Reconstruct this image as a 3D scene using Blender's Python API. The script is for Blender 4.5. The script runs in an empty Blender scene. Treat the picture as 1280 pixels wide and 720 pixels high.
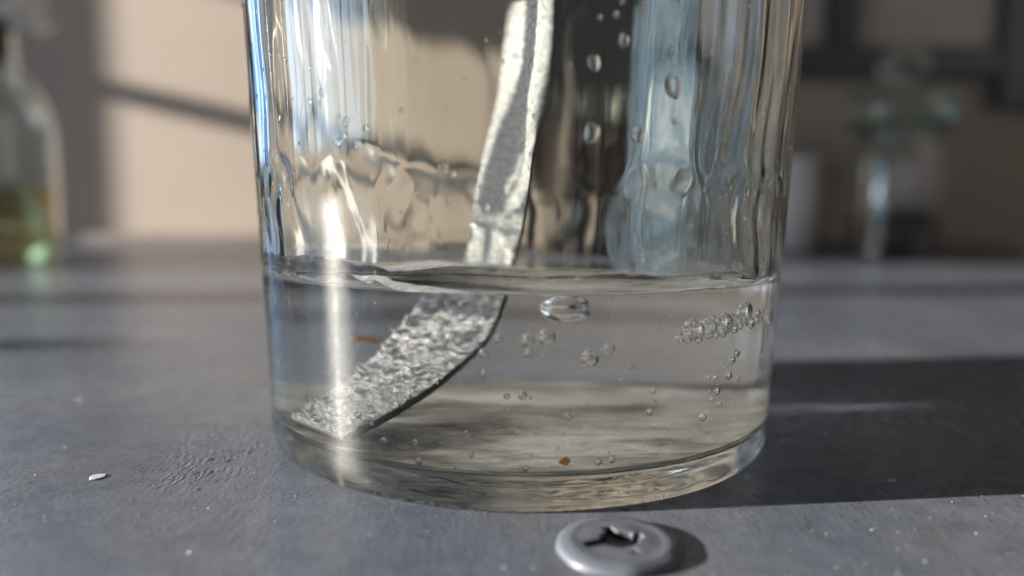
import bpy, bmesh, math, random
from mathutils import Vector, Matrix, Euler, Quaternion, noise
import numpy as np

scene = bpy.context.scene
COL = scene.collection
R = math.radians
PI = math.pi
S = 10.0            # one scene unit is 10 cm; every shape below is written in metres and scaled by S
scene.unit_settings.scale_length = .1

# ------------------------------------------------------------------ camera
cam_data = bpy.data.cameras.new('camera')
cam = bpy.data.objects.new('camera', cam_data)
COL.objects.link(cam)
cam.location = Vector((-.00115, -.1068, .0312)) * S
cam.rotation_mode = 'XYZ'
cam.rotation_euler = (Euler((R(90 - 6.3), 0, 0)).to_quaternion() @ Quaternion((0, 0, 1), R(.6))).to_euler()
cam_data.sensor_width = 36
cam_data.lens = 26.16
cam_data.clip_start = .002 * S
cam_data.clip_end = 50 * S
cam_data.dof.use_dof = True
cam_data.dof.focus_distance = .083 * S
cam_data.dof.aperture_fstop = 9.0 / S
scene.camera = cam

# ------------------------------------------------------------------ light
SUN_AZ, SUN_EL = R(8.5), R(12.5)
SUN_DIR = Vector((math.cos(SUN_EL) * math.cos(SUN_AZ), math.cos(SUN_EL) * math.sin(SUN_AZ), -math.sin(SUN_EL)))
SUN_DIST = 6.0
SUN_POS = Vector((0, 0, .02)) - SUN_DIR * SUN_DIST

world = bpy.data.worlds.new('World')
scene.world = world
world.use_nodes = True
bg = world.node_tree.nodes['Background']
bg.inputs[0].default_value = (1.0, .97, .95, 1)
bg.inputs[1].default_value = .09

sl = bpy.data.lights.new('low_sunlight', 'SPOT')
sl.energy = 9000 * .60 * S * S
sl.color = (1, .93, .83)
sl.shadow_soft_size = .035 * S
sl.spot_size = R(24)
sl.spot_blend = .1
sl.cycles.is_caustics_light = True
slo = bpy.data.objects.new('low_sunlight', sl)
COL.objects.link(slo)
slo.location = SUN_POS * S
slo.rotation_euler = SUN_DIR.to_track_quat('-Z', 'Y').to_euler()

# the same low sun again: this share reaches things inside the jar by ordinary path tracing
sm = sl.copy()
sm.name = 'low_sunlight_soft'
sm.energy = 9000 * .40 * S * S
sm.cycles.is_caustics_light = False
smo = bpy.data.objects.new('low_sunlight_soft', sm)
COL.objects.link(smo)
smo.location = slo.location
smo.rotation_euler = slo.rotation_euler

wl = bpy.data.lights.new('window_skylight', 'AREA')
wl.shape = 'RECTANGLE'
wl.size = .72 * S
wl.size_y = .36 * S
wl.energy = 3.6 * S * S
wl.color = (.52, .74, 1)
wlo = bpy.data.objects.new('window_skylight', wl)
COL.objects.link(wlo)
wlo.location = Vector((-.95, -.20, .23)) * S
wlo.rotation_euler = Vector((1, .05, -.12)).to_track_quat('-Z', 'Y').to_euler()

w2 = bpy.data.lights.new('back_window_skylight', 'AREA')
w2.shape = 'RECTANGLE'
w2.size = .42 * S
w2.size_y = .60 * S
w2.energy = 2.3 * S * S
w2.color = (.30, .55, 1)
w2o = bpy.data.objects.new('back_window_skylight', w2)
COL.objects.link(w2o)
w2o.location = Vector((-.70, .56, .36)) * S
w2o.rotation_euler = Vector((0, -1, 0)).to_track_quat('-Z', 'Y').to_euler()

w3 = bpy.data.lights.new('hazy_sky_round_sun', 'AREA')
w3.shape = 'ELLIPSE'
w3.size = .06 * S
w3.size_y = .14 * S
w3.energy = 1.2 * S * S
w3.color = (1, .95, .88)
w3o = bpy.data.objects.new('hazy_sky_round_sun', w3)
COL.objects.link(w3o)
w3o.location = SUN_POS * (.98 / SUN_DIST) * S
w3o.rotation_euler = SUN_DIR.to_track_quat('-Z', 'Y').to_euler()

rb = bpy.data.lights.new('added_wall_fill', 'AREA')  # added fill lamp, imitates room bounce to brighten the right of the wall
rb.shape = 'RECTANGLE'
rb.size = .6 * S
rb.size_y = .5 * S
rb.energy = .9 * S * S
rb.color = (1, .9, .82)
rbo = bpy.data.objects.new('added_wall_fill', rb)
COL.objects.link(rbo)
rbo.location = Vector((.95, -.15, .40)) * S
rbo.rotation_euler = Vector((-.55, 1, -.15)).to_track_quat('-Z', 'Y').to_euler()

vs = scene.view_settings
vs.view_transform = 'Standard'
vs.look = 'None'
vs.exposure = .1
vs.gamma = 1
vs.use_curve_mapping = False

cy = scene.cycles
cy.max_bounces = 18
cy.transmission_bounces = 18
cy.glossy_bounces = 10
cy.diffuse_bounces = 3
cy.transparent_max_bounces = 12
cy.caustics_refractive = True
cy.caustics_reflective = True
cy.blur_glossy = .6
cy.sample_clamp_indirect = 12
cy.sample_clamp_direct = 0
cy.use_denoising = True
cy.use_adaptive_sampling = False

# ------------------------------------------------------------------ helpers
def nz(x, y=0., z=0.):
    return noise.noise(Vector((x, y, z)))

def link(name, me, mats, parent=None, smooth=True):
    if not isinstance(mats, (list, tuple)):
        mats = [mats]
    for m in mats:
        me.materials.append(m)
    if smooth:
        me.polygons.foreach_set('use_smooth', [True] * len(me.polygons))
    o = bpy.data.objects.new(name, me)
    COL.objects.link(o)
    if parent:
        o.parent = parent
    else:
        o.scale = (S, S, S)
    return o

def tag(o, label=None, cat=None, group=None, kind=None):
    if label: o['label'] = label
    if cat: o['category'] = cat
    if group: o['group'] = group
    if kind: o['kind'] = kind
    return o

def empty(name, loc=(0, 0, 0), rz=0):
    o = bpy.data.objects.new(name, None)
    COL.objects.link(o)
    o.location = Vector(loc) * S
    o.scale = (S, S, S)
    o.rotation_euler = (0, 0, rz)
    o.empty_display_size = .01
    return o

def pymesh(name, vs, fs):
    me = bpy.data.meshes.new(name)
    me.from_pydata(vs, [], fs)
    me.update()
    return me

def box(name, lo, hi, mat, parent=None, bev=0.0):
    bm = bmesh.new()
    bmesh.ops.create_cube(bm, size=1)
    for v in bm.verts:
        v.co = Vector([lo[i] + (v.co[i] + .5) * (hi[i] - lo[i]) for i in range(3)])
    if bev:
        bmesh.ops.bevel(bm, geom=bm.edges[:], offset=bev, segments=2, affect='EDGES')
    me = bpy.data.meshes.new(name)
    bm.to_mesh(me)
    bm.free()
    return link(name, me, mat, parent, smooth=False)

def lathe(name, prof, mat, parent=None, seg=64, jit=None, cap=True, flip=False):
    """prof: list of (r, z); r == 0 closes the end."""
    vs_, fs, rings = [], [], []
    for (r, z) in prof:
        if r <= 1e-9:
            rings.append([len(vs_)])
            vs_.append((0, 0, z))
        else:
            s = len(vs_)
            for k in range(seg):
                a = 2 * PI * k / seg
                rr, zz = (r, z) if jit is None else jit(r, z, a)
                vs_.append((rr * math.cos(a), rr * math.sin(a), zz))
            rings.append(list(range(s, s + seg)))
    for a, b in zip(rings, rings[1:]):
        for k in range(seg):
            k2 = (k + 1) % seg
            if len(a) == 1 and len(b) == 1: continue
            if len(a) == 1: f = (a[0], b[k2], b[k])
            elif len(b) == 1: f = (a[k], a[k2], b[0])
            else: f = (a[k], a[k2], b[k2], b[k])
            fs.append(f[::-1] if flip else f)
    return link(name, pymesh(name, vs_, fs), mat, parent)

def nt(name):
    m = bpy.data.materials.new(name)
    m.use_nodes = True
    t = m.node_tree
    for n in list(t.nodes): t.nodes.remove(n)
    out = t.nodes.new('ShaderNodeOutputMaterial')
    return m, t, out

def N(t, kind, **kw):
    n = t.nodes.new('ShaderNode' + kind)
    for k, v in kw.items():
        if k.startswith('i_'):
            n.inputs[k[2:].replace('_', ' ')].default_value = v
        else:
            setattr(n, k, v)
    return n

def ramp(t, stops):
    n = t.nodes.new('ShaderNodeValToRGB')
    el = n.color_ramp.elements
    while len(el) < len(stops): el.new(.5)
    for e, (p, c) in zip(el, stops):
        e.position = p
        e.color = c if len(c) == 4 else (*c, 1)
    return n

def plain(name, col, rough=.5, metal=0, var=.15, scale=60, bump=0., spec=.5):
    m, t, out = nt(name)
    p = N(t, 'BsdfPrincipled', i_Roughness=rough, i_Metallic=metal)
    p.inputs['Specular IOR Level'].default_value = spec
    tc = N(t, 'TexCoord')
    n = N(t, 'TexNoise', i_Scale=scale, i_Detail=5.)
    t.links.new(tc.outputs['Object'], n.inputs['Vector'])
    r = ramp(t, [(.3, [c * (1 - var) for c in col]), (.7, [min(1, c * (1 + var)) for c in col])])
    t.links.new(n.outputs['Fac'], r.inputs[0])
    t.links.new(r.outputs[0], p.inputs['Base Color'])
    if bump:
        b = N(t, 'Bump', i_Strength=bump, i_Distance=.001 * S)
        t.links.new(n.outputs['Fac'], b.inputs['Height'])
        t.links.new(b.outputs[0], p.inputs['Normal'])
    t.links.new(p.outputs[0], out.inputs[0])
    return m

WIPE_ROT = 0.0
def glassmat(name, ior, col=(1, 1, 1), rough=0., wiped=0.):
    m, t, out = nt(name)
    g = N(t, 'BsdfGlass', i_IOR=ior, i_Roughness=rough)
    g.inputs['Color'].default_value = (*col, 1)
    if wiped:      # faint horizontal wipe marks that draw highlights out upwards
        a = N(t, 'BsdfAnisotropic', i_Roughness=.32, i_Anisotropy=.9)
        a.inputs['Rotation'].default_value = WIPE_ROT
        tg = N(t, 'Tangent', direction_type='RADIAL', axis='Z')
        t.links.new(tg.outputs[0], a.inputs['Tangent'])
        tc = N(t, 'TexCoord')
        n = N(t, 'TexNoise', i_Scale=420., i_Detail=5., i_Roughness=.7)
        t.links.new(tc.outputs['Object'], n.inputs['Vector'])
        r = ramp(t, [(.40, (wiped * .15,) * 3), (.72, (wiped * 3.5,) * 3)])
        t.links.new(n.outputs['Fac'], r.inputs[0])
        mx = N(t, 'MixShader')
        t.links.new(r.outputs[0], mx.inputs[0])
        t.links.new(g.outputs[0], mx.inputs[1]); t.links.new(a.outputs[0], mx.inputs[2])
        t.links.new(mx.outputs[0], out.inputs[0])
        return m
    t.links.new(g.outputs[0], out.inputs[0])
    return m

# ------------------------------------------------------------------ materials
def bench_material():
    m, t, out = nt('grey_bench_paint')
    L = t.links.new
    tc = N(t, 'TexCoord')
    co = tc.outputs['Object']
    p = N(t, 'BsdfPrincipled')
    p.inputs['Specular IOR Level'].default_value = .4
    big = N(t, 'TexNoise', i_Scale=28., i_Detail=4.)
    mid = N(t, 'TexNoise', i_Scale=260., i_Detail=6., i_Roughness=.65)
    fine = N(t, 'TexNoise', i_Scale=1900., i_Detail=4., i_Roughness=.7)
    vor = N(t, 'TexVoronoi', i_Scale=520.)
    mp = N(t, 'Mapping')
    mp.inputs['Rotation'].default_value = (0, 0, R(24))
    mp.inputs['Scale'].default_value = (1, .22, 1)
    L(co, mp.inputs[0])
    brush = N(t, 'TexNoise', i_Scale=1500., i_Detail=3., i_Roughness=.6)
    for n in (big, mid, fine, vor): L(co, n.inputs['Vector'])
    L(mp.outputs[0], brush.inputs['Vector'])
    c1 = ramp(t, [(.3, (.075, .087, .114)), (.72, (.118, .131, .159))])
    L(big.outputs['Fac'], c1.inputs[0])
    c2 = ramp(t, [(.25, (.72, .72, .73)), (.75, (1.18, 1.18, 1.18))])
    L(mid.outputs['Fac'], c2.inputs[0])
    mx = N(t, 'Mix', data_type='RGBA', blend_type='MULTIPLY')
    mx.inputs[0].default_value = 1
    L(c1.outputs[0], mx.inputs[6]); L(c2.outputs[0], mx.inputs[7])
    # pale grit sitting in the paint
    sp = ramp(t, [(.0, (1, 1, 1)), (.10, (1, 1, 1)), (.16, (0, 0, 0))])
    L(vor.outputs['Distance'], sp.inputs[0])
    th = N(t, 'Math', operation='GREATER_THAN'); th.inputs[1].default_value = .62
    L(mid.outputs['Fac'], th.inputs[0])
    mu = N(t, 'Math', operation='MULTIPLY')
    L(sp.outputs[0], mu.inputs[0]); L(th.outputs[0], mu.inputs[1])
    mx2 = N(t, 'Mix', data_type='RGBA')
    mx2.inputs[7].default_value = (.32, .32, .32, 1)
    L(mu.outputs[0], mx2.inputs[0]); L(mx.outputs[2], mx2.inputs[6])
    # old brown stains and fine scratches
    st = N(t, 'TexNoise', i_Scale=55., i_Detail=5., i_Roughness=.6, i_Distortion=.6)
    mps = N(t, 'Mapping'); mps.inputs['Location'].default_value = (.37, .11, 0)
    L(co, mps.inputs[0]); L(mps.outputs[0], st.inputs['Vector'])
    sr = ramp(t, [(.56, (0, 0, 0)), (.68, (.32, .32, .32))]); L(st.outputs['Fac'], sr.inputs[0])
    mx3 = N(t, 'Mix', data_type='RGBA'); mx3.inputs[7].default_value = (.125, .108, .095, 1)
    L(sr.outputs[0], mx3.inputs[0]); L(mx2.outputs[2], mx3.inputs[6])
    mpc = N(t, 'Mapping'); mpc.inputs['Rotation'].default_value = (0, 0, R(-62)); mpc.inputs['Scale'].default_value = (1, .03, 1)
    L(co, mpc.inputs[0])
    sc = N(t, 'TexNoise', i_Scale=160., i_Detail=2.); L(mpc.outputs[0], sc.inputs['Vector'])
    scr = ramp(t, [(.488, (0, 0, 0)), (.5, (1, 1, 1)), (.512, (0, 0, 0))]); L(sc.outputs['Fac'], scr.inputs[0])
    gate = ramp(t, [(.55, (0, 0, 0)), (.65, (.5, .5, .5))]); L(big.outputs['Fac'], gate.inputs[0])
    ms = N(t, 'Math', operation='MULTIPLY'); L(scr.outputs[0], ms.inputs[0]); L(gate.outputs[0], ms.inputs[1])
    mx4 = N(t, 'Mix', data_type='RGBA'); mx4.inputs[7].default_value = (.24, .25, .26, 1)
    L(ms.outputs[0], mx4.inputs[0]); L(mx3.outputs[2], mx4.inputs[6])
    L(mx4.outputs[2], p.inputs['Base Color'])
    rr = N(t, 'MapRange'); rr.inputs[3].default_value = .19; rr.inputs[4].default_value = .36
    L(mid.outputs['Fac'], rr.inputs[0]); L(rr.outputs[0], p.inputs['Roughness'])
    b1 = N(t, 'Bump', i_Strength=.5, i_Distance=.00022 * S); L(mid.outputs['Fac'], b1.inputs['Height'])
    b2 = N(t, 'Bump', i_Strength=.6, i_Distance=.00012 * S); L(fine.outputs['Fac'], b2.inputs['Height'])
    b3 = N(t, 'Bump', i_Strength=.5, i_Distance=.00007 * S); L(brush.outputs['Fac'], b3.inputs['Height'])
    L(b1.outputs[0], b2.inputs['Normal']); L(b2.outputs[0], b3.inputs['Normal'])
    # torn, scuffed paint beside the jar
    gm = N(t, 'Mapping'); gm.vector_type = 'POINT'
    gm.inputs['Location'].default_value = (.0385 / .0085, .014 / .016, 0); gm.inputs['Scale'].default_value = (1 / .0085, 1 / .016, 0)
    L(co, gm.inputs[0])
    ln = N(t, 'VectorMath', operation='LENGTH'); L(gm.outputs[0], ln.inputs[0])
    ad = N(t, 'MapRange'); ad.inputs[1].default_value = 1.1; ad.inputs[2].default_value = .2; L(ln.outputs['Value'], ad.inputs[0])
    sn = N(t, 'TexNoise', i_Scale=420., i_Detail=3.); L(co, sn.inputs['Vector'])
    sg = ramp(t, [(.44, (0, 0, 0)), (.56, (1, 1, 1))]); L(sn.outputs['Fac'], sg.inputs[0])
    sm_ = N(t, 'Math', operation='MULTIPLY'); L(ad.outputs[0], sm_.inputs[0]); L(sg.outputs[0], sm_.inputs[1])
    mq = N(t, 'Mapping'); mq.inputs['Rotation'].default_value = (0, 0, R(-30)); mq.inputs['Scale'].default_value = (1, .3, 1); L(co, mq.inputs[0])
    tn = N(t, 'TexNoise', i_Scale=2300., i_Detail=3.); L(mq.outputs[0], tn.inputs['Vector'])
    b5 = N(t, 'Bump', i_Distance=.0011 * S); L(sm_.outputs[0], b5.inputs['Strength']); L(tn.outputs['Fac'], b5.inputs['Height'])
    L(b3.outputs[0], b5.inputs['Normal'])
    L(b5.outputs[0], p.inputs['Normal'])
    L(p.outputs[0], out.inputs[0])
    return m

def metal_strip_material():
    m, t, out = nt('scratched_metal_ribbon')
    L = t.links.new
    uv = N(t, 'UVMap')
    mp = N(t, 'Mapping')
    mp.inputs['Scale'].default_value = (20, 8, 1)
    L(uv.outputs[0], mp.inputs[0])
    n1 = N(t, 'TexNoise', i_Scale=1.3, i_Detail=5., i_Roughness=.7); L(mp.outputs[0], n1.inputs['Vector'])
    mp2 = N(t, 'Mapping'); mp2.inputs['Scale'].default_value = (15, 12, 1)
    L(uv.outputs[0], mp2.inputs[0])
    n2 = N(t, 'TexNoise', i_Scale=1.3, i_Detail=5., i_Roughness=.7); L(mp2.outputs[0], n2.inputs['Vector'])
    mp3 = N(t, 'Mapping'); mp3.inputs['Scale'].default_value = (.4, 6, 1)
    L(uv.outputs[0], mp3.inputs[0])
    n3 = N(t, 'TexNoise', i_Scale=2., i_Detail=3.); L(mp3.outputs[0], n3.inputs['Vector'])
    p = N(t, 'BsdfPrincipled', i_Metallic=.72)
    c = ramp(t, [(.34, (.19, .19, .195)), (.50, (.52, .52, .53)), (.62, (.93, .93, .93))])  # pale flecks painted in for the metal's sparkle, over scratched grey
    L(n2.outputs['Fac'], c.inputs[0]); L(c.outputs[0], p.inputs['Base Color'])
    rr = N(t, 'MapRange'); rr.inputs[3].default_value = .28; rr.inputs[4].default_value = .6
    L(n3.outputs['Fac'], rr.inputs[0]); L(rr.outputs[0], p.inputs['Roughness'])
    b0 = N(t, 'Bump', i_Strength=.9, i_Distance=.0006 * S); L(n3.outputs['Fac'], b0.inputs['Height'])
    b1 = N(t, 'Bump', i_Strength=1., i_Distance=.00035 * S); L(n1.outputs['Fac'], b1.inputs['Height'])
    b2 = N(t, 'Bump', i_Strength=1., i_Distance=.0005 * S); L(n2.outputs['Fac'], b2.inputs['Height'])
    L(b0.outputs[0], b1.inputs['Normal']); L(b1.outputs[0], b2.inputs['Normal']); L(b2.outputs[0], p.inputs['Normal'])
    L(p.outputs[0], out.inputs[0])
    return m

M_bench = bench_material()
M_wall = plain('cream_wall_paint', (.27, .222, .187), .75, var=.04, scale=14, bump=.1)
M_foot_strip = plain('brown_foot_strip', (.13, .105, .095), .5, var=.2, scale=40)
M_dark = plain('dark_frame_paint', (.035, .036, .042), .4, var=.2, scale=30)
M_panel = plain('grey_brown_panel', (.30, .265, .235), .6, var=.06, scale=20)
M_winframe = plain('white_window_paint', (.6, .6, .58), .4, var=.05, scale=20)
M_jar = glassmat('clear_jar_glass', 1.5, (.986, .993, .972), wiped=.0013)
M_gl = glassmat('glass_to_liquid', 1.333 / 1.5, (1, 1, 1))
M_liq = glassmat('clear_liquid', 1.333, (1, 1, 1))
M_bub = glassmat('air_in_liquid', 1 / 1.333)
M_drop = glassmat('water_drop', 1.333)
M_strip = metal_strip_material()
M_edge_shade = plain('shaded_edge', (.05, .042, .036), .5, metal=.3, var=.5, scale=900)  # ribbon sides coloured near-black for the shade on them
M_thin = glassmat('bottle_glass', 1.5, (.96, .975, .965))
M_green = glassmat('green_bottle_glass', 1.5, (.86, .94, .91), .08)
M_label = plain('paper_label', (.74, .72, .70), .8, var=.05)
M_oldlabel = plain('grey_old_label', (.30, .27, .26), .8, var=.15)
M_powder = plain('dark_powder', (.045, .026, .022), .9, var=.4, scale=300)
M_yellow = glassmat('yellow_liquid', 1.36, (.97, .88, .56))
M_foil = plain('crumpled_foil', (.92, .92, .92), .4, metal=.3, var=.05, scale=80, bump=.4)
M_stop = plain('dark_stopper', (.02, .022, .02), .5)
M_white = plain('white_plastic', (.75, .74, .72), .5, var=.03)
M_screw = plain('grey_painted_screw', (.08, .09, .112), .45, var=.06, scale=300, bump=.08)
M_recess_shade = plain('recess_shade', (.004, .004, .004), .9)  # near-black colour put in for the shade down in the recess
M_orange = plain('orange_flake', (.55, .24, .05), .7, var=.3, scale=800)
M_brown = glassmat('amber_glass', 1.5, (.42, .27, .15), .05)
M_chip = plain('pale_chip', (.34, .38, .40), .6)
M_grit = plain('pale_grit', (.26, .27, .28), .3, var=.5, scale=900)

# ------------------------------------------------------------------ setting
WALL_Y = .45
bench = tag(box('bench_top', (-1.3, -.6, -.03), (1.5, WALL_Y, 0), M_bench), kind='structure')
wall = tag(box('wall', (-.46, WALL_Y, -.4), (1.6, WALL_Y + .05, 1.1), M_wall), kind='structure')
foot_strip = tag(box('wall_foot_strip', (-.46, WALL_Y - .006, .0004), (1.6, WALL_Y - .0004, .008), M_foot_strip), kind='structure')  # plain dark strip along the foot of the wall

# ------------------------------------------------------------------ jar
LEVEL = .0217
T_WALL = .0019
FLOOR = .0034
FILLET = .0028
SEG = 360

def taper(z):
    return .0344 + .0026 * max(0, z) / .06

def wobble(a, z):
    """long soft ripples of pressed glass, the same direction as the wall"""
    return nz(math.cos(a) * 2.2, math.sin(a) * 2.2, z * 22)

def ro(a, z):
    calm = 1 - .75 * math.exp(-(((a % (2 * PI)) - 3.2) / .45) ** 2)
    r = taper(z) + calm * (.00012 * wobble(a, z) + .00003 * nz(math.cos(a) * 9 + 3, math.sin(a) * 9, z * 60) + .000035 * nz(math.cos(a) * 17 + 3, math.sin(a) * 17, z * 12) * min(1, max(0, (z - LEVEL) / .01)))
    if z < FILLET:
        q = 1 - z / FILLET
        r -= FILLET * .32 * (1 - math.sqrt(max(0, 1 - q * q)))
    return r

def run_lines(a, z, f, seed, width):
    """meandering ridges running down the wall, 0..1"""
    m = .10 * nz(z * 95, seed * 3.1, math.cos(a) * 1.5) + .05 * nz(z * 230, seed * 1.7)
    n = nz(math.cos(a + m) * f + seed, math.sin(a + m) * f, z * 14 + seed)
    k = max(0., 1 - abs(n) / width)
    return k * k * (3 - 2 * k)

def film(a, z):
    """uneven film and runs of liquid left on the inside above the waterline"""
    top = .0365 + .0022 * nz(math.cos(a) * 3 + 7, math.sin(a) * 3) + .0016 * nz(math.cos(a) * 11 + 7, math.sin(a) * 11)
    k = max(0., min(1., (top - z) / .0028))
    k = k * k * (3 - 2 * k)
    side = max(.30, min(1, .5 + 1.2 * math.sin(a)))
    side *= 1 - .85 * math.exp(-(((a % (2 * PI)) - 4.70) / .22) ** 2)
    w = .5 + .5 * nz(math.cos(a) * 8, math.sin(a) * 8, z * 40 + 2)
    low = k * side * (.00003 + .00055 * w + .00045 * run_lines(a, z, 5, 2, .22) + .00018 * run_lines(a, z, 11, 5, .25))
    hi = (1 - k) * .00016 * max(0, 1 - math.exp(-(((a % (2 * PI)) - 4.72) / .35) ** 2) - math.exp(-(((a % (2 * PI)) - 3.2) / .4) ** 2)) * run_lines(a, z * .5, 7, 9, .25) * (.5 + .5 * (math.cos(a) > 0))
    return low + hi

def ri(a, z):
    calm = 1 - .8 * math.exp(-(((a % (2 * PI)) - 4.72) / .30) ** 2) - .85 * math.exp(-(((a % (2 * PI)) - 3.2) / .5) ** 2)
    r = taper(z) - T_WALL + .00045 * (.25 + .75 * calm) * wobble(a + 1.3, z * .6 + 3)
    r += calm * (.00010 * nz(math.cos(a) * 6 + 1, math.sin(a) * 6, z * 12) + .00009 * nz(math.cos(a) * 15 + 1, math.sin(a) * 15, z * 9) + .00003 * nz(math.cos(a) * 34, math.sin(a) * 34, z * 25))
    if z > LEVEL:
        r -= film(a, z) * max(0., min(1., (z - LEVEL) / .003))
    if z < FLOOR + .0016:
        q = max(0, min(1, 1 - (z - FLOOR) / .0016))
        r -= .0014 * (1 - math.sqrt(max(0, 1 - q * q)))
    return r

def contact(a):
    c, n = math.cos(a), math.sin(a)
    return LEVEL + .0022 + .0017 * math.cos(a - R(-125)) + .0006 * nz(c * 3.1, n * 3.1, 4) + .0003 * nz(c * 9, n * 9, 9)

def ring_mesh(rows):
    """rows: list of lists of SEG points (or one point)"""
    vs_, fs, idx = [], [], []
    for row in rows:
        s = len(vs_)
        vs_ += row
        idx.append(range(s, s + len(row)))
    for a, b in zip(idx, idx[1:]):
        for k in range(SEG):
            k2 = (k + 1) % SEG
            if len(a) == 1: fs.append((a[0], b[k2], b[k]))
            elif len(b) == 1: fs.append((a[k], a[k2], b[0]))
            else: fs.append((a[k], a[k2], b[k2], b[k]))
    return vs_, fs

ANG = [2 * PI * k / SEG for k in range(SEG)]
def ring(rf, zf):
    out_ = []
    for a in ANG:
        z = zf(a) if callable(zf) else zf
        r = rf(a, z) if callable(rf) else rf
        out_.append((r * math.cos(a), r * math.sin(a), z))
    return out_

JAR_TOP = .088
def under(r):      # hollow foot: stands on its outer ring
    q = r / .0315
    return .0002 + (.0011 * (1 - q * q) if q < 1 else 0) + .00012 * math.sin(r * 1500) * (q < 1)
rows = [[(0, 0, under(0))]]
for i in range(1, 26):
    r = .0326 * i / 25
    rows.append([(r * math.cos(a), r * math.sin(a), under(r) + .00012 * nz(r * 200 * math.cos(a), r * 200 * math.sin(a))) for a in ANG])
for i in range(0, 15):
    q = i / 14
    z = .0002 + FILLET * (1 - math.cos(q * PI / 2))
    rows.append(ring(ro, z))
zz = np.linspace(FILLET + .0006, JAR_TOP, 110)
for z in zz: rows.append(ring(ro, float(z)))
for q in (.15, .35, .5, .65, .85):     # rim
    rows.append(ring(lambda a, z, q=q: ro(a, JAR_TOP) * (1 - q) + ri(a, JAR_TOP) * q, JAR_TOP + .0009 * math.sin(q * PI)))
NT = 170
for i in range(NT + 1):
    q = i / NT
    rows.append(ring(ri, lambda a, q=q: JAR_TOP + (contact(a) - JAR_TOP) * (q ** .72)))
v_, f_ = ring_mesh(rows)
jar = link('glass_jar', pymesh('glass_jar', v_, f_), M_jar)
tag(jar, 'clear thick-bottomed glass jar standing in the middle of the grey bench', 'jar')

# ------------------------------------------------------------------ liquid
def floor_z(r, a):
    return FLOOR + .0009 * max(0, 1 - (r / .026) ** 2) + .00025 * nz(r * 70 * math.cos(a), r * 120 * math.sin(a), 2) + .00012 * nz(r * 260 * math.cos(a), r * 420 * math.sin(a), 2)
rows = [[(0, 0, floor_z(0, 0))]]
RF = [ri(a, FLOOR) for a in ANG]
for i in range(1, 34):
    q = i / 34
    rows.append([(RF[k] * q * math.cos(a), RF[k] * q * math.sin(a), FLOOR * q ** 6 + floor_z(RF[k] * q, a) * (1 - q ** 6)) for k, a in enumerate(ANG)])
for i in range(0, 13):
    rows.append(ring(ri, FLOOR + .0016 * (1 - math.cos(i / 12 * PI / 2))))
z0 = FLOOR + .0016
for i in range(1, 41):
    q = i / 40
    rows.append(ring(ri, lambda a, q=q: z0 + (contact(a) - z0) * q))
n_side = len(rows) - 1
SX, SY = -.0052, -.0022
for i in range(1, 70):
    d = .0335 * (i / 70) ** 1.8          # distance in from the wall
    row = []
    for a in ANG:
        rc = ri(a, contact(a))
        r = max(rc - d, 0) if i < 70 else 0
        r = rc * (1 - d / .0335)
        x, y = r * math.cos(a), r * math.sin(a)
        z = LEVEL + (contact(a) - LEVEL) * math.exp(-(rc - r) / .0026)
        ds = math.hypot(max(abs(x - SX) - .003, 0), y - SY)
        z += .0007 * math.exp(-ds / .0016)
        z += .00005 * nz(x * 150, y * 150, 3)
        row.append((x, y, z))
    rows.append(row)
rows.append([(0, 0, LEVEL)])
v_, f_ = ring_mesh(rows)
me = pymesh('liquid', v_, f_)
liquid = link('clear_liquid', me, [M_gl, M_liq])
for p in me.polygons:
    if min(p.vertices) >= 1 + (n_side - 1) * SEG + 0 and max(p.vertices) > n_side * SEG:
        p.material_index = 1
tag(liquid, 'shallow clear liquid with a curved meniscus in the bottom of the jar', 'liquid')

# ------------------------------------------------------------------ metal strip
LE = [(-1.7, 1.2, 59.2), (-2.95, .6, 47.5), (-5., 0, 38.7), (-6.75, 0, 30.9), (-7.9, -.2, 23.5), (-9.6, -1, 19.6), (-12.9, -3.5, 15.2), (-18., -9, 9.2), (-25.6, -14.5, 4.7)]
RE = [(4.2, -2.6, 59.5), (3.56, -3.0, 47.5), (2.0, -3.4, 38.7), (.56, -3.6, 30.9), (-1.15, -3.8, 23.5), (-1.9, -4.6, 19.0), (-4.4, -7.5, 13.6), (-10.6, -14.5, 8.3), (-18.8, -22.3, 4.5)]
def spline(P, s):
    n = len(P) - 1
    x = s * n
    i = min(int(x), n - 1)
    u = x - i
    p = [Vector(P[max(0, min(n, i + k))]) for k in (-1, 0, 1, 2)]
    return .5 * ((2 * p[1]) + (p[2] - p[0]) * u + (2 * p[0] - 5 * p[1] + 4 * p[2] - p[3]) * u * u + (3 * p[1] - p[0] - 3 * p[2] + p[3]) * u ** 3)
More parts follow.
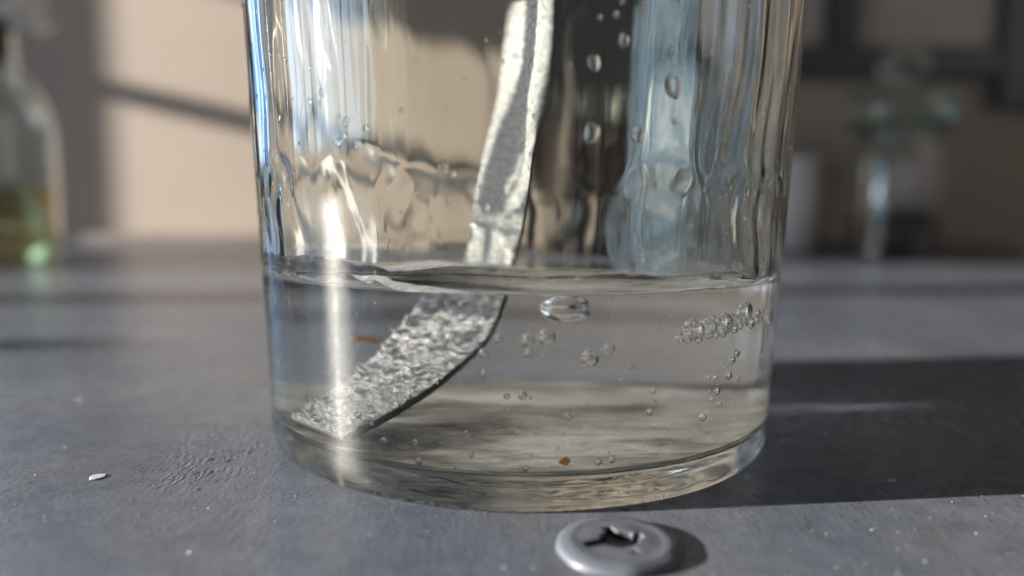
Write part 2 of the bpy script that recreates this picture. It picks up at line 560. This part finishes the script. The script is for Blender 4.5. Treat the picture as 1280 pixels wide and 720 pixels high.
def strip():
    NS, NW = 620, 40
    TH = .00095
    F, B = [], []
    for i in range(NS + 1):
        s = i / NS
        a, b = spline(LE, s) * .001, spline(RE, s) * .001
        a2, b2 = spline(LE, min(1, s + .01)) * .001, spline(RE, min(1, s + .01)) * .001
        a1, b1 = spline(LE, max(0, s - .01)) * .001, spline(RE, max(0, s - .01)) * .001
        tang = ((a2 + b2) - (a1 + b1)).normalized()
        nrm = (b - a).cross(tang).normalized()
        if nrm.y > 0: nrm = -nrm
        rowF, rowB = [], []
        for j in range(NW + 1):
            w = j / NW
            e = .00014 * nz(s * 60, w * .2 + (5 if w > .5 else 0)) * (1 if j in (0, NW) else 0)
            p = a + (b - a) * w + (b - a).normalized() * e
            p = p + nrm * (.00010 * nz(s * 16, w * .6, 1) + .00005 * nz(s * 70, w * 4, 4) + .00005 * nz(s * 120, w * 16, 8) * (.5 + abs(nz(s * 9, w, 2)) * 1.8) + .00003 * nz(s * 230, w * 30, 6))
            rowF.append(p + nrm * TH / 2); rowB.append(p - nrm * TH / 2)
        F.append(rowF); B.append(rowB)
    vs_, fs, mi, uvs = [], [], [], []
    W = NW + 1
    for rw in F: vs_ += rw
    o = len(vs_)
    for rw in B: vs_ += rw
    for i in range(NS):
        for j in range(NW):
            q = (i * W + j, i * W + j + 1, (i + 1) * W + j + 1, (i + 1) * W + j)
            fs.append(q); mi.append(0)
            fs.append(tuple(o + k for k in q[::-1])); mi.append(0)
        for j in (0, NW):
            fs.append((i * W + j, (i + 1) * W + j, o + (i + 1) * W + j, o + i * W + j)); mi.append(1)
    for i in (0, NS):
        for j in range(NW):
            fs.append((i * W + j, i * W + j + 1, o + i * W + j + 1, o + i * W + j)); mi.append(1)
    me = pymesh('strip', [tuple(v) for v in vs_], fs)
    me.polygons.foreach_set('material_index', mi)
    uvl = me.uv_layers.new(name='UVMap')
    for lp in me.loops:
        k = lp.vertex_index % o
        uvl.data[lp.index].uv = ((k % W) / NW, (k // W) / NS * 9)
    bm = bmesh.new(); bm.from_mesh(me)
    bmesh.ops.recalc_face_normals(bm, faces=bm.faces)
    bm.to_mesh(me); bm.free()
    ob = link('metal_ribbon', me, [M_strip, M_edge_shade])
    return ob
ribbon = strip()
tag(ribbon, 'scratched silver metal ribbon bending down into the liquid in the jar', 'metal ribbon')

# ------------------------------------------------------------------ pale film added to brighten the jar floor
def added_film_material():
    m, t, out = nt('added_pale_film')
    L = t.links.new
    tc = N(t, 'TexCoord')
    mp = N(t, 'Mapping'); mp.inputs['Scale'].default_value = (.55, 1, 1); L(tc.outputs['Object'], mp.inputs[0])
    n = N(t, 'TexNoise', i_Scale=170., i_Detail=8., i_Roughness=.72, i_Distortion=.8); L(mp.outputs[0], n.inputs['Vector'])
    n2 = N(t, 'TexNoise', i_Scale=95., i_Detail=6., i_Roughness=.6); L(mp.outputs[0], n2.inputs['Vector'])
    d = N(t, 'BsdfDiffuse')
    c = ramp(t, [(.36, (.24, .225, .20)), (.54, (.93, .90, .84))]); L(n2.outputs['Fac'], c.inputs[0]); L(c.outputs[0], d.inputs[0])  # light and dark patches imitate uneven sunlight on the jar floor
    tr = N(t, 'BsdfTransparent')
    a = ramp(t, [(.34, (.22,) * 3), (.50, (.68,) * 3), (.64, (1,) * 3)]); L(n.outputs['Fac'], a.inputs[0])
    mx = N(t, 'MixShader'); L(a.outputs[0], mx.inputs[0]); L(tr.outputs[0], mx.inputs[1]); L(d.outputs[0], mx.inputs[2])
    L(mx.outputs[0], out.inputs[0])
    return m
rows = [[(0, 0, floor_z(0, 0) + .00012)]]
for i in range(1, 31):
    q = i / 31
    rows.append([(RF[k] * q * math.cos(a), RF[k] * q * math.sin(a), FLOOR * q ** 6 + floor_z(RF[k] * q, a) * (1 - q ** 6) + .00012) for k, a in enumerate(ANG)])
v_, f_ = ring_mesh(rows)
added_film = link('added_pale_film', pymesh('added_pale_film', v_, [f[::-1] for f in f_]), added_film_material())
tag(added_film, 'thin patchy pale film added to brighten the floor of the jar', 'added_film', kind='stuff')

# ------------------------------------------------------------------ bubbles and drops
def ball(name, seg=20, rings=12):
    bm = bmesh.new()
    bmesh.ops.create_uvsphere(bm, u_segments=seg, v_segments=rings, radius=1)
    me = bpy.data.meshes.new(name)
    bm.to_mesh(me); bm.free()
    me.polygons.foreach_set('use_smooth', [True] * len(me.polygons))
    return me
BALL = ball('bubble_shape'); BALL.materials.append(M_bub)
DROPS = []
for k in range(6):
    d_ = ball('drop_shape', 24, 16)
    for v in d_.vertices:
        q = 1 + .45 * nz(v.co.y * 1.1 + k * 7, v.co.z * 1.1, k) + .12 * nz(v.co.y * 3, v.co.z * 3, k)
        v.co.y *= q; v.co.z *= q
        if v.co.z < 0: v.co.x *= 1 + .5 * abs(v.co.z)
    d_.materials.append(M_drop); DROPS.append(d_)

def put(name, me, loc, sc, rz=0):
    o = bpy.data.objects.new(name, me)
    COL.objects.link(o)
    o.location = Vector(loc) * S
    o.scale = Vector(sc) * S
    o.rotation_euler = (0, 0, rz)
    return o

def bubble(x, y, z, r, label, group=None, squash=1.0):
    a = math.atan2(y, x)
    x, y, z, r = x * .001, y * .001, z * .001, r * .00112
    rad = min(math.hypot(x, y), ri(a, z) - r - .00008)
    o = put('air_bubble', BALL, (rad * math.cos(a), rad * math.sin(a), z), (r, r, r * squash), a)
    return tag(o, label, 'bubble', group)

MID = [(6.65, -31.45, 15.86, 0.85), (8.58, -31.31, 16.89, 0.54), (10.84, -30.8, 14.87, 0.35), (0.52, -32.3, 17.82, 0.7), (2.33, -32.07, 18.11, 0.85), (0.6, -32.53, 16.55, 0.46), (2.09, -32.66, 16.32, 0.27), (-2.38, -32.49, 18.0, 0.43), (-3.88, -32.27, 16.41, 0.5), (-3.81, -32.35, 14.38, 0.43)]
MIDL = ['round bubble standing alone below right of the wide bubble under the surface',
        'smaller round bubble just above right of the large lone bubble',
        'faint small bubble, the farthest right of the lone mid-depth bubbles',
        'squat bubble beside the bottom left corner of the wide bubble',
        'larger squat bubble touching the bottom left of the wide bubble',
        'small bubble directly below the squat pair of bubbles',
        'tiny bubble right of the small one below the squat pair',
        'small bubble close to the dark right edge of the metal ribbon',
        'pale bubble overlapping the dark ribbon edge below the waterline',
        'pale bubble lowest of those beside the ribbon edge']
for (q, l) in zip(MID, MIDL): bubble(*q, l)
LOW = [(-1.52, -32.66, 12.14, 0.31), (0.06, -32.57, 12.21, 0.43), (-1.44, -32.74, 10.75, 0.23), (-0.49, -32.69, 8.42, 0.31), (1.42, -32.66, 8.41, 0.31), (4.6, -32.29, 9.98, 0.39), (7.9, -31.68, 4.99, 0.35), (9.31, -31.3, 5.11, 0.35), (3.66, -32.56, 6.7, 0.23), (0.47, -32.73, 4.47, 0.27), (13.58, -29.82, 10.91, 0.23), (13.17, -29.88, 9.9, 0.35), (13.38, -29.87, 12.12, 0.27), (19.45, -26.13, 8.35, 0.43), (-14.33, -29.34, 6.28, 0.35), (-17.18, -27.72, 8.69, 0.39), (-15.64, -28.8, 7.94, 0.23), (-10.87, -30.83, 6.58, 0.31), (-10.5, -30.92, 4.6, 0.35), (-5.12, -32.29, 5.78, 0.31), (-6.76, -32.02, 4.5, 0.27)]
for q in LOW: bubble(*q, 'tiny bubble low on the front wall near the jar bottom', 'bubbles low on the front wall')
RISE = [(22.46, -23.54, 12.52, 0.46), (20.64, -25.25, 12.62, 0.39), (19.72, -26.08, 12.8, 0.31), (21.11, -24.86, 10.99, 0.39), (20.07, -25.9, 11.15, 0.23), (20.41, -25.58, 10.17, 0.27), (21.59, -24.54, 9.45, 0.31), (23.38, -22.62, 14.9, 0.46), (22.85, -23.22, 14.19, 0.43), (21.99, -24.3, 13.67, 0.23), (28.22, -16.5, 11.71, 0.31), (23.99, -22.32, 11.85, 0.23)]
for q in RISE: bubble(*q, 'tiny bubble in the loose string rising below the froth', 'bubbles rising below the froth')
LEFTW = [(-28.19, -16.08, 19.74, 0.54), (-25.89, -19.96, 19.76, 0.31), (-29.42, -14.26, 20.29, 0.31), (-25.69, -20.28, 12.81, 0.27), (-27.68, -17.53, 16.62, 0.23), (-24.77, -21.46, 14.47, 0.23)]
for q in LEFTW: bubble(*q, 'tiny bubble clinging to the left wall below the waterline', 'bubbles on the left wall')
FROTH = [(24.2, -20.81, 19.45, 1.08), (28.64, -14.26, 18.04, 1.0), (21.58, -23.83, 18.5, 0.85), (18.18, -26.8, 18.15, 0.62), (19.84, -25.69, 18.33, 0.54), (18.72, -26.85, 19.01, 0.27), (17.08, -27.88, 18.94, 0.31), (26.13, -19.52, 18.37, 0.39), (23.61, -22.61, 18.07, 0.31), (17.07, -27.79, 17.89, 0.39), (22.88, -23.24, 17.83, 0.39), (19.35, -26.45, 19.2, 0.23), (26.38, -19.24, 18.99, 0.35), (19.82, -26.05, 19.41, 0.27), (17.0, -27.92, 17.31, 0.31), (19.57, -26.09, 17.66, 0.39), (24.35, -21.81, 18.28, 0.31), (16.31, -28.38, 18.39, 0.27), (16.16, -28.38, 17.59, 0.35), (23.56, -22.72, 18.63, 0.27), (25.31, -20.45, 18.06, 0.46), (17.66, -27.51, 17.65, 0.31), (21.35, -24.65, 17.52, 0.39), (27.1, -18.36, 19.18, 0.27), (17.54, -27.59, 19.17, 0.31), (20.47, -25.44, 19.03, 0.35), (22.41, -23.9, 19.28, 0.23), (19.12, -26.61, 18.71, 0.23), (18.26, -27.02, 17.36, 0.39), (20.3, -25.52, 17.46, 0.39), (27.02, -18.47, 18.24, 0.27), (22.95, -23.39, 19.14, 0.23)]
for i, q in enumerate(FROTH):
    q = q[:3] + (q[3] * (1.4 if i > 1 else 1.1),)
    if i == 0: bubble(*q, 'largest bubble of the froth at the waterline on the right')
    elif i == 1: bubble(*q, 'big bubble against the right edge of the jar beside the froth')
    else: bubble(*q, 'small bubble packed into the froth at the right waterline', 'froth bubbles at the right waterline')
# the wide bubble pinned under the surface
o = put('air_bubble', BALL, (.0046, -.0125, LEVEL - .0024), (.0027, .0023, .0020))
tag(o, 'wide flat-topped bubble pinned under the liquid surface right of the ribbon', 'bubble')

random.seed(77)
def drop(deg, z, r, label, group=None):
    a, z, r = R(deg), z * .001, r * .001
    rad = ri(a, z) - r * .12
    o = put('water_drop', random.choice(DROPS), (rad * math.cos(a), rad * math.sin(a), z), (r * .26, r * .95, r * 1.1), a)
    return tag(o, label, 'water drop', group)
for q in [(-130.05, 41.95, 0.41), (-123.47, 37.58, 0.57), (-121.12, 39.54, 0.49), (-119.1, 37.24, 0.49), (-126.73, 42.77, 0.33), (-127.44, 41.58, 0.33), (-117.15, 38.79, 0.41), (-121.56, 38.18, 0.33), (-126.34, 42.43, 0.25), (-123.12, 36.92, 0.33)]:
    drop(*q, 'small bright drop in the cluster on the upper left glass', 'drops on the upper left glass')
for q, l in zip([(-74.74, 46.99, 0.57), (-79.36, 38.34, 0.82), (-71.88, 38.21, 0.74), (-65.63, 43.03, 0.98), (-79.49, 44.77, 0.66), (-103.39, 34.74, 0.57)],
                ['bright drop on the glass near the top, right of the ribbon',
                 'drop on the glass beside the ribbon at the height of the green stopper',
                 'bright drop on the glass right of the one beside the ribbon',
                 'largest drop high on the right half of the glass',
                 'dim drop on the dark stretch of glass right of the ribbon',
                 'ring-like drop on the glass left of the ribbon']):
    drop(*q, l)

# wet beads too fine to count, on the inside of the glass
def spheres(name, pts, mat, label, cat, seg=10, rng=7):
    base = ball('template', seg, rng)
    bv = [v.co.copy() for v in base.vertices]; bf = [tuple(p.vertices) for p in base.polygons]
    bpy.data.meshes.remove(base)
    vs_, fs = [], []
    for M in pts:
        o_ = len(vs_)
        vs_ += [tuple(M @ v) for v in bv]
        fs += [tuple(o_ + k for k in f) for f in bf]
    me = pymesh(name, vs_, fs)
    return tag(link(name, me, mat), label, cat, kind='stuff')
random.seed(31)
pts = []
while len(pts) < 280:
    a = R(random.uniform(0, 360)); z = random.uniform(.027, .066)
    if nz(math.cos(a) * 4 + 2, math.sin(a) * 4, z * 70) < random.uniform(-.2, .3): continue
    r = random.choice([1, 1, 1.4, 2]) * random.uniform(.00010, .00022)
    rad = ri(a, z) - r * .1
    pts.append(Matrix.Translation((rad * math.cos(a), rad * math.sin(a), z)) @ Matrix.Rotation(a, 4, 'Z') @ Matrix.Rotation(random.uniform(-.8, .8), 4, 'X') @ Matrix.Diagonal((r * .3, r * random.uniform(.6, 1), r * random.uniform(1, 1.7), 1)))
spheres('wet_beads', pts, M_drop, 'fine wet beads speckling the inside of the upper jar', 'wet beads')

# fizz: bubbles too fine to count on the submerged ribbon and through the liquid
pts = []
while len(pts) < 620:
    s_ = random.uniform(.53, .995); w = random.choice([random.random(), random.random() ** 3, 1 - random.random() ** 3])
    a_, b_ = spline(LE, s_) * .001, spline(RE, s_) * .001
    tg = (spline(LE, min(1, s_ + .01)) - spline(LE, s_ - .01))
    nrm = (b_ - a_).cross(tg).normalized()
    if nrm.y > 0: nrm = -nrm
    r = random.choice([1, 1, 1.5, 2.4]) * random.uniform(.00007, .00016)
    c = a_ + (b_ - a_) * w + nrm * (.00060 + r * .9)
    if c.z + r > LEVEL - .0003: continue
    pts.append(Matrix.Translation(c) @ Matrix.Diagonal((r, r, r, 1)))
while len(pts) < 860:
    a = random.uniform(PI, 2 * PI); rad = .0325 * math.sqrt(random.uniform(.5, .96)); z = .0046 + .0165 * random.random() ** 1.8
    r = random.choice([1, 1, 1, 1.7]) * random.uniform(.00005, .00012)
    pts.append(Matrix.Translation((rad * math.cos(a), rad * math.sin(a), z)) @ Matrix.Diagonal((r, r, r, 1)))
spheres('fizz', pts, M_bub, 'fine fizz clinging to the submerged ribbon and drifting in the liquid', 'fizz')

# fine dried spots that glint on the glass
random.seed(21)
pts = []
for i in range(520):
    a = R(random.uniform(-178, -2)); z = random.uniform(.012, .066)
    if nz(math.cos(a) * 5, math.sin(a) * 5, z * 90) < random.uniform(-.15, .25): continue
    r = random.choice([1, 1, 1, 1.6, 2.4]) * random.uniform(.00005, .0001)
    rad = ro(a, z) + r * .2
    M = Matrix.Translation((rad * math.cos(a), rad * math.sin(a), z)) @ Matrix.Rotation(a, 4, 'Z') @ Matrix.Diagonal((r * .5, r, r * 1.2, 1))
    pts.append(M)
spheres('dried_spots', pts, M_drop, 'fine dried spots speckling the outside of the jar', 'spots', 8, 6)

# orange flecks
def flake(name, size, seed, mat, th=.25):
    random.seed(seed)
    n = 9
    pts = [(math.cos(2 * PI * k / n) * size[0] * random.uniform(.6, 1.1), math.sin(2 * PI * k / n) * size[1] * random.uniform(.6, 1.1)) for k in range(n)]
    h = min(size) * th
    vs_ = [(x, y, -h * .5) for x, y in pts] + [(x * .85, y * .85, h * random.uniform(.3, .7)) for x, y in pts]
    fs = [tuple(range(n))[::-1], tuple(range(n, 2 * n))] + [(k, (k + 1) % n, n + (k + 1) % n, n + k) for k in range(n)]
    me = pymesh(name, vs_, fs)
    return link(name, me, mat, None, smooth=False)
o = flake('orange_fleck', (.0019, .0009), 3, M_orange); o.location = Vector((-.0162, .008, .0128)) * S; o.rotation_euler = (R(35), R(12), .2)  # added shape in place of the yellow bottle's refracted colour
tag(o, 'orange-brown flake hanging in the liquid left of the ribbon', 'flake')
o = flake('orange_fleck', (.0007, .0006), 5, M_orange); o.location = Vector((.0044, -.0305, .0048)) * S; o.rotation_euler = (R(50), 0, .4)
tag(o, 'small bright orange flake at the bottom front of the jar', 'flake')

# ------------------------------------------------------------------ screw in the bench
def make_screw():
    RA, HT, SG, RG = .0059, .00088, 300, 120
    vs_, fs, mi = [(0, 0, 0)], [], []
    def h(r, a):
        q = r / RA
        z = HT * (1 - .38 * q ** 2.2) if q < .86 else HT * (1 - .38 * .86 ** 2.2) * math.sqrt(max(0, 1 - ((q - .86) / .14) ** 2))
        z += HT * .13 * math.exp(-((q - .78) / .1) ** 2)           # raised, thickly painted rim
        x, y = r * math.cos(a - .35), r * math.sin(a - .35)
        z += .00008 * nz(x * 350, y * 350) + .000015 * nz(x * 1500, y * 1500, 3)
        wob = 1 + .10 * nz(math.cos(a) * 1.5, math.sin(a) * 1.5, 7)
        d = 0
        w = .00055 * wob
        for (u, v, ln) in ((x, y, (.0036, .0024)), (y, x, (.0029, .0027))):
            lim = ln[0] if u < 0 else ln[1]
            if abs(u) < lim and abs(v) < w: d = max(d, min(1, (w - abs(v)) / .00012) * min(1, (lim - abs(u)) / .0003))
        rr = math.hypot(x, y)
        d = max(d, min(1, max(0, (.0018 * wob - rr) / .0002)))
        return z - d * .0026, d
    dep = [h(0, 0)[1]]
    vs_[0] = (0, 0, h(0, 0)[0])
    for i in range(1, RG + 1):
        r = RA * i / RG
        for k in range(SG):
            a = 2 * PI * k / SG
            z, d = h(r, a)
            if i == RG: z = -.0002
            rj = r * (1 + .03 * nz(math.cos(a) * 2, math.sin(a) * 2, 5) * (i / RG))
            vs_.append((rj * math.cos(a), rj * math.sin(a), z)); dep.append(d)
    for k in range(SG):
        fs.append((0, 1 + k, 1 + (k + 1) % SG))
    for i in range(1, RG):
        b, c = 1 + (i - 1) * SG, 1 + i * SG
        for k in range(SG):
            fs.append((b + k, c + k, c + (k + 1) % SG, b + (k + 1) % SG))
    me = pymesh('screw', vs_, fs)
    o = link('screw_head', me, [M_screw, M_recess_shade])
    for p in me.polygons:
        if sum(dep[v] for v in p.vertices) / len(p.vertices) > .12: p.material_index = 1
    return o
screw = make_screw()
screw.location = Vector((.0090, -.0412, 0)) * S
tag(screw, 'grey painted screw head with a worn black cross recess in front of the jar', 'screw')

# ------------------------------------------------------------------ grit and chips on the bench
random.seed(11)
bm = bmesh.new()
for i in range(2600):
    x, y = random.uniform(-.09, .09), random.uniform(-.075, .06)
    if math.hypot(x, y) < .037 or math.hypot(x - .009, y + .0412) < .0066: continue
    s = random.choice([1, 1, 1, 1, 1.3, 1.9]) * random.uniform(.00004, .00011)
    h = s * random.uniform(.3, .8)
    a = random.uniform(0, PI)
    pts = [bm.verts.new((x + s * math.cos(a + k * 2 * PI / 5) * random.uniform(.5, 1.6), y + s * math.sin(a + k * 2 * PI / 5) * random.uniform(.5, 1.4), -.00002)) for k in range(5)]
    t_ = bm.verts.new((x + s * random.uniform(-.3, .3), y + s * random.uniform(-.3, .3), h))
    for k in range(5): bm.faces.new((pts[k], pts[(k + 1) % 5], t_))
for i in range(30):      # torn paint ridges in a scuffed patch beside the jar
    x, y = random.gauss(-.0365, .0022), random.gauss(-.0205, .0050)
    if math.hypot(x, y) < .0362: continue
    ln, wd, h = random.uniform(.0002, .0008), random.uniform(.00006, .00014), random.uniform(.00004, .00013)
    an = R(random.gauss(60, 12))
    u, v = Vector((math.cos(an), math.sin(an), 0)), Vector((-math.sin(an), math.cos(an), 0))
    c = Vector((x, y, -.00002))
    q = [bm.verts.new(c + u * ln), bm.verts.new(c + v * wd), bm.verts.new(c - u * ln), bm.verts.new(c - v * wd * 1.5), bm.verts.new(c + u * ln * random.uniform(-.4, .4) + Vector((0, 0, h)))]
    for k in range(4): bm.faces.new((q[k], q[(k + 1) % 4], q[4]))
me = bpy.data.meshes.new('grit'); bm.to_mesh(me); bm.free()
grit = tag(link('paint_grit', me, M_grit, None, smooth=False), 'fine pale grit scattered over the grey bench', 'grit', kind='stuff')
o = flake('paint_chip', (.0011, .0013), 8, M_chip, .06); o.location = Vector((-.048, -.025, .0001)) * S
tag(o, 'pale oval paint chip lying on the bench left of the jar', 'chip')
o = flake('paint_chip', (.0006, .0004), 9, M_chip, .3); o.location = Vector((.043, -.0237, .0001)) * S
tag(o, 'tiny white chip lying in the jar\'s shadow', 'chip')

# ------------------------------------------------------------------ bottles at the back
def arc_label(name, r, a0, a1, z0, z1, mat, parent):
    n = 24
    vs_ = []
    for k in range(n + 1):
        a = a0 + (a1 - a0) * k / n
        for rr, z in ((r, z0), (r, z1), (r + .0002, z1), (r + .0002, z0)): vs_.append((rr * math.cos(a), rr * math.sin(a), z))
    fs = []
    for k in range(n):
        for j in range(4):
            fs.append((4 * k + j, 4 * k + (j + 1) % 4, 4 * k + 4 + (j + 1) % 4, 4 * k + 4 + j))
    return link(name, pymesh(name, vs_, fs), mat, parent)

def shell(prof, t=.0018):
    inner = [(max(r - t, 0), z if i else z + .003) for i, (r, z) in enumerate(prof) if r > t]
    return prof + inner[::-1] + [(0, prof[0][1] + .003)]

# yellow liquid bottle on the left
b = empty('reagent_bottle', (-.2525, .252, .0003))
b.scale = (.90 * S, .90 * S, .90 * S)
body = [(0, 0), (.030, 0), (.0325, .003), (.033, .008), (.033, .074), (.0315, .082), (.027, .091), (.021, .098), (.0175, .104), (.0165, .112), (.0168, .128), (.0185, .131)]
lathe('body', shell(body), M_thin, b)
lathe('liquid', [(0, .0034), (.0285, .0034), (.0307, .008), (.0307, .0415), (0, .0415)], M_yellow, b)
arc_label('label', .0331, R(-150), R(-50), .043, .079, M_label, b)
lathe('stopper', [(0, .108), (.0140, .108), (.0145, .129), (.0185, .132), (.0185, .137), (0, .138)], M_stop, b)
def crump(r, z, a):
    k = nz(math.cos(a) * 4, math.sin(a) * 4, z * 60) * .009 + nz(math.cos(a) * 9, math.sin(a) * 9, z * 200) * .003
    return r + k, z + k * .8
lathe('foil_cap', [(.0225, .1265), (.031, .1240), (.036, .128), (.033, .136), (.027, .146), (.020, .156), (0, .160)], M_foil, b, jit=crump)
tag(b, 'bottle of yellow liquid with a foil-wrapped top at the left edge', 'bottle')

# dark powder bottle on the right
b = empty('reagent_bottle', (.249, .385, .0003))
body = [(0, 0), (.0265, 0), (.0285, .003), (.029, .008), (.029, .062), (.0275, .068), (.0245, .073), (.0245, .078), (.030, .082), (.030, .085)]
lathe('body', shell(body), M_thin, b)
lathe('powder', [(0, .0034), (.025, .0034), (.0269, .008), (.0269, .029), (.012, .031), (0, .030)], M_powder, b)
arc_label('label', .0291, R(-122), R(-74), .032, .064, M_oldlabel, b)
st = lathe('stopper', [(0, .074), (.0215, .074), (.0225, .0845), (.0330, .0855), (.0335, .091), (.0325, .104), (.030, .107), (.011, .108), (.009, .1105), (0, .1105)], M_green, b)
kb = lathe('knob', [(0, .1107)] + [(.0150 * math.sin(q * PI / 14), .1232 - .0125 * math.cos(q * PI / 14)) for q in range(1, 14)] + [(0, .1358)], M_thin, st)
tag(b, 'glass-stoppered bottle half full of dark powder on the right', 'bottle')

# amber bottle seen through the jar
b = empty('reagent_bottle', (.048, .352, .0003))
lathe('body', shell([(0, 0), (.0155, 0), (.017, .002), (.017, .060), (.014, .068), (.0085, .073), (.0085, .080), (.011, .083)]), M_brown, b)
lathe('stopper', [(0, .074), (.0062, .074), (.0068, .0835), (.0125, .085), (.0135, .092), (.012, .100), (0, .103)], M_green, b)
tag(b, 'small amber bottle with a green stopper seen through the jar', 'bottle')

# white tub
b = empty('white_tub', (.204, .433, .0003))
lathe('body', [(0, 0), (.0125, 0), (.0135, .002), (.0138, .055), (.013, .056), (0, .056)], M_white, b)
lathe('lid', [(0, .0563), (.0145, .0563), (.0145, .066), (.0138, .067), (0, .067)], M_white, b)
tag(b, 'plain white tub beside the dark powder bottle', 'tub')

# ------------------------------------------------------------------ cupboard on the wall
cp = empty('wall_cupboard', (0, WALL_Y - .0002, .1))
def part(name, x0, x1, z0, z1, d, mat):
    return box(name, (x0, -d, z0 - .1), (x1, 0, z1 - .1), mat, cp, .0012)
part('stile', .030, .088, .094, .50, .014, M_dark)
part('stile', .222, .242, .1475, .50, .014, M_dark)
part('stile', .345, .420, .106, .50, .014, M_dark)
part('rail', .0884, .3446, .127, .147, .014, M_dark)
part('panel', .0884, .2216, .1475, .50, .006, M_panel)
part('panel', .2424, .3446, .1475, .50, .006, M_panel)
tag(cp, 'dark-framed cupboard with plain panels high on the wall at the back', 'cupboard')

# ------------------------------------------------------------------ window the sun comes through
wf = empty('window_frame', (-.8, 0, 0))
def wpart(name, y0, y1, z0, z1, d=.02):
    return box(name, (-d, y0, z0), (0, y1, z1), M_winframe, wf, .001)
wpart('jamb', .3287, .449, -.05, .9)
wpart('jamb', -.90, -.80, -.05, .9)
wpart('mullion', .190, .262, .0305, .9)
wpart('mullion', .004, .022, .0305, .9)
wpart('mullion', -.46, -.43, .0305, .9)
wpart('mullion', -.300, -.284, .0305, .9)  # unseen bar added to break up the window reflection in the jar
wpart('mullion', -.235, -.226, .0305, .9)  # another added bar, splitting the same reflection
wpart('crossbar', .2625, .3282, .2195, .2305)
wpart('transom', .0225, .1895, .262, .42)
wpart('transom', .2625, .3282, .304, .42)
wpart('sill', -.7995, .3282, -.05, .03, .03)
wpart('unseen_post', -.066, -.054, .0305, .165, .012)  # unseen upright added to cast a short bar of shadow on the bench
bw = empty('window_frame', (-.46, WALL_Y, 0))
def bpart(name, x0, x1, z0, z1):
    return box(name, (x0, .0005, z0), (x1, .03, z1), M_winframe, bw, .001)
bpart('jamb', -.02, -.0005, .0305, .9)
bpart('mullion', -.19, -.175, .0305, .9)
bpart('mullion', -.335, -.32, .0305, .9)
bpart('sill', -.335, -.0005, -.05, .03)
tag(bw, 'pale window frame in the back wall beyond the left bottle', 'window')
tag(wf, 'pale window frame with narrow panes left of the bench', 'window')

# ------------------------------------------------------------------ caustics
for o in (jar, liquid):
    o.cycles.is_caustics_caster = True
for o in (bench, ribbon, screw):
    o.cycles.is_caustics_receiver = True
